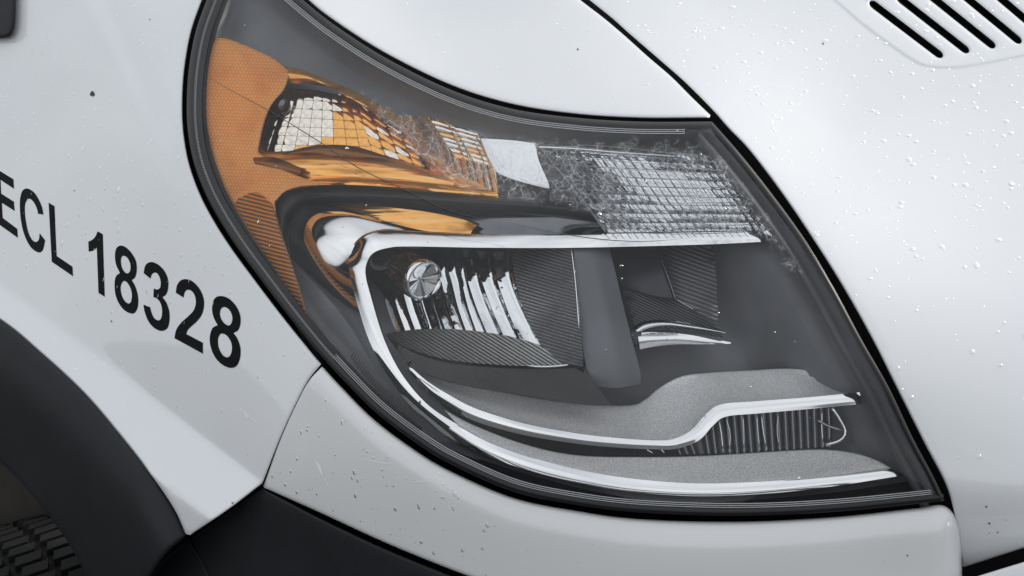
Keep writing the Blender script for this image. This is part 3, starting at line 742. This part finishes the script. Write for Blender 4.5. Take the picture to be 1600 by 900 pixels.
loft('clear_ledge', [[(840,222,.026),(900,226,.024),(960,232,.024),(1050,240,.026)], [(842,230,.022),(900,233,.020),(960,238,.020),(1060,245,.024)], [(848,234,.03),(900,238,.03),(960,243,.03),(1070,248,.03)]], CHROME2, lamp, n=30, m=3)

# dark curved bezel rib under the signal
loft('bezel_rib', [[(505,600,.03),(458,500,.028),(436,420,.026),(424,360,.024),(430,318,.022),(462,296,.022),(540,292,.024),(640,298,.026),(760,304,.028),(880,314,.03),(930,326,.032)],
                   [(520,596,.022),(474,500,.02),(450,420,.018),(440,362,.016),(448,326,.014),(476,308,.014),(540,304,.016),(640,309,.018),(760,316,.02),(880,326,.024),(944,338,.03)],
                   [(538,590,.075),(490,500,.085),(462,430,.08),(452,380,.07),(457,344,.062),(484,320,.055),(545,316,.034),(640,322,.036),(760,330,.036),(880,338,.038),(950,350,.04)]],
     HOUSE2, lamp, n=110, m=5, back=.02, label='dark curved bezel rib')
# reflective wall between rib and trim: amber reflection painted as colour on the left, dark chrome on the right
loft('amber_reflection', [[(520,322,.040),(580,322,.040),(660,330,.042),(720,342,.042),(745,352,.042)],
                      [(520,328,.046),(580,334,.048),(660,344,.048),(715,354,.047),(738,360,.046)],
                      [(540,332,.050),(600,346,.052),(660,360,.052),(700,364,.050),(735,366,.048)]], AMB_ST, lamp, n=40, m=4, label='strip with a painted amber reflection above the chrome trim')
loft('mirror_light_block', [[(520,318,.046),(580,318,.046),(660,326,.048),(720,338,.048),(750,350,.048)], [(520,328,.052),(580,334,.054),(660,344,.054),(715,354,.053),(742,360,.052)], [(540,336,.056),(600,350,.058),(660,364,.058),(700,368,.056),(738,370,.054)]], HOUSE2, lamp, n=40, m=3)  # hidden dark sheet added to block amber reflections on the bulb barrel
loft('mirror_wall', [[(640,324,.05),(760,330,.046),(850,338,.046),(950,350,.046)], [(640,340,.053),(760,346,.052),(850,352,.052),(950,358,.05)], [(640,364,.058),(760,368,.058),(850,368,.058),(950,366,.058)]], SHADE, lamp, n=40, m=4)

# chrome U-shaped trim
OUT_ = [(1213,360,.030),(1100,363,.030),(900,366,.029),(760,366,.028),(640,360,.026),(600,358,.025),(568,367,.024),(549,388,.024),(545,415,.024),(553,455,.024),(576,530,.025),(608,590,.025),(650,643,.024),(700,682,.022),(760,712,.020),(850,742,.018),(960,765,.016),(1080,775,.016),(1200,771,.018),(1300,760,.02),(1416,742,.024)]
INN_ = [(1206,377,.031),(1100,382,.031),(900,387,.030),(760,387,.029),(640,385,.027),(608,387,.026),(585,394,.026),(574,408,.026),(571,428,.026),(579,462,.026),(600,530,.027),(628,585,.027),(668,632,.025),(716,664,.023),(770,692,.021),(856,722,.019),(960,744,.017),(1080,755,.017),(1200,752,.019),(1290,744,.021),(1388,729,.025)]
for _i in range(len(OUT_)):
    x_, y_, z_ = OUT_[_i]; OUT_[_i] = (x_, y_, z_ + (0 if _i < 7 else .005 if _i < 8 else .002 if _i < 13 else .001 if _i < 14 else -.001))
    x_, y_, z_ = INN_[_i]; INN_[_i] = (x_, y_, z_ - (0 if _i < 6 else 0 if _i < 12 else 0))
MID_ = [((a[0] + b[0]) / 2, (a[1] + b[1]) / 2, (a[2] + b[2]) / 2 - .0007) for a, b in zip(OUT_, INN_)]
loft('chrome_trim', [OUT_, MID_, INN_], CHROME, lamp, n=260, m=5, back=.008, label='chrome trim that wraps round the main reflector')
# inner return of the trim (walls going back to the reflector)
loft('trim_return', [INN_[:13], [(x + (4 if i > 5 else 0), y + (3 if i < 8 else 0), z + .05) for i, (x, y, z) in enumerate(INN_[:13])]], SHADE, lamp, n=120, m=3)
# chrome side body at the left
loft('chrome_body', [[(640,362,.030),(600,360,.029),(568,369,.028),(551,390,.028),(547,415,.028),(556,455,.028),(579,530,.029),(610,590,.029),(652,643,.028),(700,682,.027)],
                     [(560,332,.029),(534,330,.027),(508,336,.026),(494,356,.026),(492,385,.027),(500,440,.040),(530,520,.064),(580,586,.058),(640,645,.044),(698,684,.03)],
                     [(522,322,.038),(500,319,.035),(475,322,.034),(456,342,.035),(452,375,.037),(462,430,.056),(495,506,.102),(560,585,.088),(628,648,.060),(696,688,.036)]],
     CHROME, lamp, n=90, m=8, label='smooth chrome body left of the reflector')
# lower bezel skirt below the trim left
loft('bezel_skirt', [[(456,452,.034),(494,512,.036),(556,588,.036),(630,652,.034),(700,694,.03),(800,734,.026),(960,774,.022),(1100,784,.022),(1280,772,.024),(1420,752,.026)],
                     [(470,478,.014),(500,530,.012),(556,600,.012),(622,655,.012),(700,704,.012),(800,746,.012),(960,780,.012),(1100,790,.012),(1280,782,.012),(1440,766,.012)]], HOUSE2, lamp, n=110, m=4)
cells_quad = None
loft('knurled_strip', [[(552,548,.016),(590,596,.016),(640,640,.016)], [(546,556,.015),(584,604,.015),(634,648,.015)]], fluted('fine_knurl', (.2, .2, .2), .3, .3, R(60), 7), lamp, n=30, m=2)

# middle blade: satin shelf and chrome edge
MS = outline([[(636,572),(660,584),(700,596),(760,608),(840,622),(920,632),(985,633),(1008,624),(1030,606),(1062,589),(1100,583),(1170,579),(1235,576),(1280,583),(1320,600),(1346,619)],
              [(1346,622),(1240,632),(1150,637),(1128,640),(1105,656),(1082,680),(1058,692),(1020,692),(920,682),(820,664),(740,640),(690,616),(655,592)]], 4)
def shelf_d(x, y):
    up = np.interp(x, [636,700,840,985,1030,1100,1235,1346], [572,596,622,633,606,583,576,619]); lo = np.interp(x, [655,690,740,820,920,1040,1082,1128,1240,1346], [592,616,640,664,682,692,680,640,632,622])
    t = np.clip((np.asarray(y) - up) / np.maximum(lo - up, 6), 0, 1)
    return S(x, y) + .060 - .034 * t
sheet('silver_shelf', MS, shelf_d, SATIN, lamp, h=9, er=3, ed=.002, skirt=.01, label='satin silver upper shelf with a stepped edge')
loft('chrome_blade', [[(640,572,0.0340),(668,596,0.0300),(700,616,0.0270),(745,639,0.0250),(820,662,0.0240),(900,677,0.0240),(960,684,0.0240),(1020,688,0.0240),(1052,686,0.0240),(1080,672,0.0240),(1102,648,0.0240),(1126,632,0.0240),(1180,627,0.0250),(1260,621,0.0260),(1343,613,0.0280)],
                      [(640,577,0.0332),(668,604,0.0292),(700,625,0.0262),(745,649,0.0242),(820,671,0.0232),(900,685,0.0232),(960,691,0.0232),(1020,694,0.0232),(1054,693,0.0232),(1086,679,0.0232),(1108,656,0.0232),(1130,641,0.0232),(1182,636,0.0242),(1262,629,0.0252),(1345,621,0.0272)],
                      [(642,584,0.0340),(668,613,0.0300),(700,635,0.0270),(745,659,0.0250),(820,680,0.0240),(900,693,0.0240),(960,699,0.0240),(1020,702,0.0240),(1058,701,0.0240),(1092,688,0.0240),(1114,665,0.0240),(1134,651,0.0240),(1184,646,0.0250),(1264,639,0.0260),(1345,631,0.0280)]],
     CHROME, lamp, n=160, m=4, back=.01, label='chrome edge of the upper silver shelf')
# lower shelf
LS = outline([[(716,664),(770,690),(856,716),(940,720),(1000,715),(1080,712),(1160,709),(1250,704),(1300,703),(1340,709),(1370,719),(1392,731)],
              [(1392,731),(1290,746),(1200,754),(1080,757),(960,746),(856,724),(770,694)]], 4)
def shelf2_d(x, y):
    lo = np.interp(x, [716,770,856,960,1080,1200,1290,1392], [664,694,724,746,757,754,746,731])
    return S(x, y) + .019 + .0003 * np.clip(lo - np.asarray(y), 0, 80) + .0
sheet('recess_shade_sheet', outline([[(686,630),(740,640),(820,664),(920,682),(1020,692),(1060,700)], [(1060,716),(1000,722),(900,722),(820,706),(740,672)]], 4), off(.034), BLACK, lamp, h=12, er=0, skirt=0)  # black sheet stands in for the shade between blade and lower shelf
SH2 = outline([[(694,640),(740,664),(820,694),(900,711),(1000,714),(1100,712),(1250,703),(1300,703),(1340,709),(1370,719),(1392,731)],
              [(1392,731),(1290,746),(1200,754),(1080,757),(960,746),(856,724),(770,694),(716,666)]], 4)
sheet('silver_shelf', SH2, shelf2_d, SATIN, lamp, h=9, er=2, ed=.002, skirt=.02, label='satin silver lower shelf')
# daytime lamp between the shelves
sheet('running_lamp', outline([[(930,690),(1060,700),(1100,655),(1130,643),(1308,634)], [(1308,634),(1320,656),(1334,692)], [(1334,692),(1240,700),(1150,707),(1000,710),(930,704)]], 5), off(.045), HOUSE2, lamp, h=12, er=0, skirt=.0)
rg = np.random.default_rng(9)
for i in range(26):
    x = 1010 + i * 11.4; yt = np.interp(x, [1000,1080,1110,1140,1310], [702,690,660,645,637]); yb = np.interp(x, [1000,1150,1330], [711,708,696]); w_ = 4.6
    if yb - yt < 5: continue
    sl_ = 9 * (1 - i / 30)
    loft('lamp_rib', [[(x - w_, yt, .038), (x - w_ + sl_ * .5, (yt + yb) / 2, .038), (x - w_ + sl_, yb, .038)],
                      [(x, yt, .0355), (x + sl_ * .5, (yt + yb) / 2, .0355), (x + sl_, yb, .0355)],
                      [(x + w_, yt, .038), (x + w_ + sl_ * .5, (yt + yb) / 2, .038), (x + w_ + sl_, yb, .038)]], SHADE if rg.random() < .9 else INNER, lamp, n=8, m=2)
    if rg.random() < .55: tube('lamp_streak', [(x + rg.uniform(-3, 3), yt + 2, .032), (x + sl_ * .5 + rg.uniform(-3, 3), (yt + yb) / 2, .032), (x + sl_ + rg.uniform(-3, 3), yb - 3, .032)], .0003 + .0004 * rg.random(), CHROME2, lamp, seg=5, n=6)
tube('lamp_tip', [(1300,637,.03),(1312,655,.03),(1321,675,.03),(1312,688,.03),(1290,695,.03)], .0014, CHROME2, lamp, seg=8)
tube('lamp_tip', [(1278,657,.03),(1295,666,.03),(1314,672,.03)], .0009, RIB, lamp, seg=6)

# main reflector
RB = outline([[(572,392),(700,388),(912,386)], [(912,386),(914,480),(916,572)], [(916,572),(780,574),(690,562),(618,532)], [(600,500),(580,450),(570,420)]], 8)
sheet('reflector_bowl', RB, off(.080), SHADE, lamp, h=20, er=0, skirt=0)
bound = [[(722,388),(731,440),(762,524)], [(745,388),(752,437),(788,528)], [(769,388),(777,440),(814,534)], [(797,388),(805,442),(848,546)]]
left = []
for i in range(10):
    f = i / 9; xt = 578 + f * (722 - 578); xb = 620 + f * (762 - 620)
    left.append([(xt, 388), (xt + (xb - xt) * .38, 440), (xb, 524)])
bs = left[:-1] + bound
for i in range(len(bs) - 1):
    a, b = np.array(bs[i], float), np.array(bs[i + 1], float); cs = []
    wd = (b - a)[0, 0]
    for f, dz in ((0.02, .0), (.35, .0008), (.7, .0009), (.98, -.0012)):
        q = a + (b - a) * f; sc_ = wd / 25
        # the dish: upper part leans over, lower part runs out towards the viewer
        zz = [.063, .068, .058] if i >= len(left) - 1 else [.064, .072, .066]
        cs.append([(*q[0], zz[0] + dz * sc_), (*((q[0] + q[1]) / 2), (zz[0] + zz[1]) / 2 + dz * sc_), (*q[1], zz[1] + dz * sc_), (*((q[1] + q[2]) / 2 + [-2, 0]), zz[1] + dz * sc_), (*q[2], zz[2] + dz * sc_)])
    loft('reflector_flute', cs, CHROME2, lamp, n=26, m=3)
sheet('reflector_wall', outline([[(798,388),(806,442),(824,500),(850,548)], [(850,548),(880,568),(911,572)], [(911,572),(908,500),(900,440),(894,388)]], 5), lambda x, y: S(x, y) + .066 - .00035 * (np.asarray(x) - 800), FLUTE_A, lamp, h=10, er=0, skirt=.003, label='finely ribbed right wall of the main reflector')
sheet('reflector_shelf', outline([[(606,520),(660,514),(720,515),(790,524),(840,538),(880,554),(902,567)], [(902,568),(850,572),(780,570),(700,562),(640,545),(612,528)]], 4), lambda x, y: S(x, y) + .060 - .0004 * (np.asarray(y) - 515), FLUTE_B, lamp, h=10, er=0, skirt=.003, label='finely ribbed shelf under the main reflector')
tube('reflector_rim', [(820,571,.036),(850,573,.036),(880,571,.036),(895,568,.036)], .0010, CHROME, lamp, seg=8, taper=True)
tube('reflector_rim', [(893,390,.030),(899,440,.030),(904,500,.030),(910,560,.030)], .0007, CHROME, lamp, seg=6)  # chrome thread stands in for the highlight along the divider edge
sheet('lower_gloss_sheet', outline([[(600,520),(640,548),(700,567),(780,575),(850,577),(912,574)], [(912,574),(930,600),(955,632)], [(955,634),(900,630),(820,618),(750,606),(690,592),(640,574)]], 5), lambda x, y: S(x, y) + .036 - .0002 * (np.asarray(y) - 560), GLOSSB, lamp, h=12, er=0, skirt=.0, label='dark glossy sheet under the main reflector')  # dark gloss sheet added to deepen the tone below the bowl
# bulb shield
tip = P(660, 437, S(660, 437) + .030); axv = (CAM - tip) / np.linalg.norm(CAM - tip) * 1.0 + np.array([.62, 0, -.36])
Rb = .0172
lathe('bulb_shield', [(0, -.003), (Rb * .80, .0015), (Rb * .86, .0035), (Rb * .95, .0035), (Rb, .002), (Rb * 1.0, -.002)], tip, axv, CHROME, lamp, seg=48, label='chrome bulb shield with a conical face')
lathe('bulb_barrel', [(Rb * .97, -.002), (Rb * .96, -.012), (Rb * .90, -.024), (Rb * .7, -.034)], tip, axv, SHADE, lamp, seg=144, flute=.05, nf=26)
sk = P(598, 404, S(598, 404) + .052)
lathe('bulb_socket', [(0, .0), (.005, .0), (.0055, .003), (.008, .003), (.0085, -.002), (.0115, -.002), (.012, .002), (.0135, .001), (.0135, -.01)], sk, CAM - sk + np.array([.3, 0, -.3]), SHADE, lamp, seg=40, label='round dark socket beside the bulb shield')
# dividing wall and the second reflector
loft('divider', [[(896,386,.034),(900,440,.034),(908,520,.034),(918,580,.036),(935,604,.04)], [(925,386,.036),(935,440,.034),(950,520,.034),(960,580,.036),(965,606,.04)], [(952,386,.046),(965,440,.044),(982,510,.044),(1000,580,.044),(1000,600,.046)]],
     HOUSE, lamp, n=40, m=5, label='grey wall dividing the two reflectors')
sheet('second_reflector', outline([[(946,386)], [(1030,386)], [(1034,410),(1044,438),(1055,468)], [(1030,466),(1000,458),(972,448)], [(960,420)]], 5), lambda x, y: S(x, y) + .07 - .0002 * (np.asarray(x) - 950), GLOSSK, lamp, h=12, er=3, ed=-.003, skirt=0, label='second reflector with dark reflections painted in its colour')  # near-black colour stands in for chrome reflecting dark surroundings
sheet('second_wall', outline([[(1028,386)], [(1114,383)], [(1120,440),(1122,506)], [(1056,468)], [(1044,438),(1034,410)]], 5), lambda x, y: S(x, y) + .066 - .0002 * (np.asarray(x) - 1030), FLUTE_C, lamp, h=12, er=0, skirt=.003, label='ribbed wall of the second reflector')
sheet('second_shelf', outline([[(970,448),(1000,460),(1056,470)], [(1124,514)], [(1130,528)], [(990,506)]], 5), lambda x, y: S(x, y) + .062 - .0002 * (np.asarray(y) - 450), FLUTE_D, lamp, h=12, er=0, skirt=.003)
tube('second_rim', [(1028,388,.056),(1036,412,.056),(1046,440,.056),(1055,467,.056)], .0005, RIB, lamp, seg=6)
tube('second_rim', [(1055,467,.056),(1090,487,.056),(1120,504,.056)], .0007, RIB, lamp, seg=6)
loft('chrome_crescent', [[(984,516,.05),(1004,503,.05),(1040,500,.05),(1090,507,.05),(1134,518,.05)], [(988,524,.046),(1010,511,.046),(1042,507,.046),(1090,513,.046),(1134,520,.048)], [(992,532,.056),(1016,519,.056),(1044,515,.056),(1090,518,.056),(1134,522,.052)]], CHROME2, lamp, n=30, m=3, label='thin chrome crescent in the second reflector')
loft('chrome_crescent', [[(996,520,.048),(1020,519,.048),(1060,521,.048),(1100,527,.05),(1142,535,.052)], [(998,532,.045),(1020,530,.045),(1060,530,.047),(1100,533,.05),(1142,536,.052)], [(1000,546,.052),(1020,542,.052),(1060,538,.052),(1100,538,.052),(1142,537,.052)]], CHROME, lamp, n=30, m=3)
dr = P(992, 528, S(992, 528) + .050); lathe('second_bulb', [(0, .004), (.005, .003), (.007, 0), (.007, -.01)], dr, CAM - dr, GLOSSK, lamp, seg=24)

# clear cover
WEAR = outline([[(520,100),(600,150),(700,190),(800,205),(900,212),(1105,216),(1150,262),(1200,330),(1240,400),(1262,432),(1222,425),(1195,385),(1100,372),(960,360),(880,330),(790,320),(700,300),(640,250),(580,190)]], 8)
def wear(V):
    d = dist(V, WEAR) * np.where(inside(V, WEAR), 1, -1)
    return {'wear': .43 * np.clip((d + 14) / 34, 0, 1)}
cover = sheet('lens_cover', HL, lambda x, y: S(x, y) - .003, LENS, lamp, h=9, er=9, ed=.006, skirt=.006, label='clear cover with crazed lacquer along the top', attr=wear)

# ------------------------------------------------------------------ scratches, chips and thin dark lines
def mark(path, w_, mat, dfn, parent, label=None, off_=.0005):
    p = spline(path, step=2.0); t = np.gradient(p, axis=0); t /= np.linalg.norm(t, axis=1)[:, None]; nn = np.c_[t[:, 1], -t[:, 0]]
    ww = w_ * np.sin(np.linspace(.05, math.pi - .05, len(p)))[:, None]
    c = np.vstack([p + nn * ww, (p - nn * ww)[::-1]])
    return flat('surface_mark', [c], mat, parent, dfn, off_, label, h=50)
mark([(366,632),(376,640),(392,652),(412,668)], .8, SCRATCH, fender_d, fender)
mark([(382,647),(385,650),(388,653)], 1.6, SCRATCH, fender_d, fender)
mark([(493,719),(499,730),(505,745)], 2.6, SCRATCH, bump_d, bumper)
mark([(505,744),(512,756),(516,764)], 1.0, SCRATCH, bump_d, bumper)
mark([(562,715),(590,722),(620,726)], .7, SCRATCH, bump_d, bumper)
mark([(632,750),(650,753),(680,751)], .7, SCRATCH, bump_d, bumper)
mark([(303,105),(350,135),(420,173),(500,222),(560,262),(640,300),(700,328),(780,348)], .75, CHIP, lambda x, y: S(x, y) - .0035, cover)  # thin dark line across the cover
mark([(790,346),(860,362),(940,374),(1010,377),(1080,372)], .7, CHIP, lambda x, y: S(x, y) - .0035, cover)  # second thin dark line, continuing to the right
for (x, y, r, f, par) in [(144,147,4.2,fender_d,fender),(174,502,1.4,fender_d,fender),(903,77,1.8,off(-.001),fup),(1286,68,1.5,hood_d,hood),(1541,792,1.6,hood_d,hood),(1546,818,1.6,hood_d,hood),(1559,832,1.1,hood_d,hood),(679,795,1.2,bump_d,bumper),(1418,868,1.2,bump_d,bumper),(363,786,1.4,fender_d,fender),(234,30,1.,fender_d,fender),(116,298,1.,fender_d,fender)]:
    a = np.linspace(0, 2 * math.pi, 9, endpoint=False); rr = r * (1 + .18 * rng.normal(size=9))
    flat('stone_chip', [np.c_[x + rr * np.cos(a), y + rr * np.sin(a)]], CHIP, par, f, .0005, h=50)

# ------------------------------------------------------------------ raindrops
def drops(name, region, avoid, count, dfn, rmin, rmax, sx=1.0, sy=1.0, dens=None, label=None):
    mn, mx_ = region.min(0), region.max(0); mn = np.maximum(mn, [-20, -20]); mx_ = np.minimum(mx_, [1620, 920]); pts = []
    while len(pts) < count:
        q = rng.uniform(mn, mx_, (count * 3, 2)); k = inside(q, region) & (dist(q, region) > 7)
        for a in avoid: k &= ~inside(q, a) & (dist(q, a) > 4)
        q = q[k]
        if dens is not None: q = q[rng.random(len(q)) < dens(q)]
        pts += q.tolist()
    pts = np.array(pts[:count]); nor = surf_normals(pts, dfn); c = P(pts[:, 0], pts[:, 1], dfn(pts[:, 0], pts[:, 1])); co = []; F = []; NS = 10
    for i in range(count):
        n = nor[i]; r = rmin + (rmax - rmin) * rng.random() ** 2.6
        dn = np.array([0, 0, -1.]); dn -= n * (dn @ n); dn /= np.linalg.norm(dn); rt = np.cross(n, dn); b0 = len(co)
        ec = 1 + .25 * rng.normal(); L_ = sy * abs(ec) + .1
        for (rr, hh_) in ((1.0, .0), (.88, .28), (.55, .5)):
            for j in range(NS):
                a = 2 * math.pi * j / NS; wob = 1 + .10 * math.sin(2 * a + i)
                co.append(c[i] + r * (rt * math.cos(a) * rr * sx * wob + dn * (math.sin(a) * rr * L_ + .15 * hh_) + n * (hh_ * .62 + .01)))
        co.append(c[i] + n * r * .36)
        for k_ in range(2):
            for j in range(NS):
                l = (j + 1) % NS; F.append((b0 + k_ * NS + j, b0 + k_ * NS + l, b0 + (k_ + 1) * NS + l, b0 + (k_ + 1) * NS + j))
        for j in range(NS): F.append((b0 + 2 * NS + j, b0 + 2 * NS + (j + 1) % NS, b0 + 3 * NS))
    o = mk(name, co, F, WATER, None, label=label); o['kind'] = 'stuff'; return o
mask_h = lambda q: np.clip(1.0 - (q[:, 1] - 100) / 700, .12, 1)
drops('raindrops', HOOD, SLOTS, 480, hood_d, .0005, .0022, 1.1, 1.0, mask_h, 'clear raindrops scattered over the white hood')
drops('raindrops', FEN, [], 480, fender_d, .0006, .0016, .55, 1.5, lambda q: np.clip(1.1 - np.abs(q[:, 1] - 240) / 420, .05, 1), 'small raindrops running down the white fender')
drops('raindrops', FUP, [], 30, off(-.001), .0005, .0013, 1.1, 1, None, 'few raindrops on the fender top above the headlight')
drops('raindrops', BUM, [], 90, bump_d, .0006, .0017, 1, 1.2, lambda q: np.clip(1.3 - (q[:, 0] - 450) / 420, .05, 1), 'raindrops on the white bumper corner')
drops('raindrops', HL, [], 45, lambda x, y: S(x, y) - .003, .0006, .0016, 1, 1.1, None, 'raindrops on the clear headlight cover')
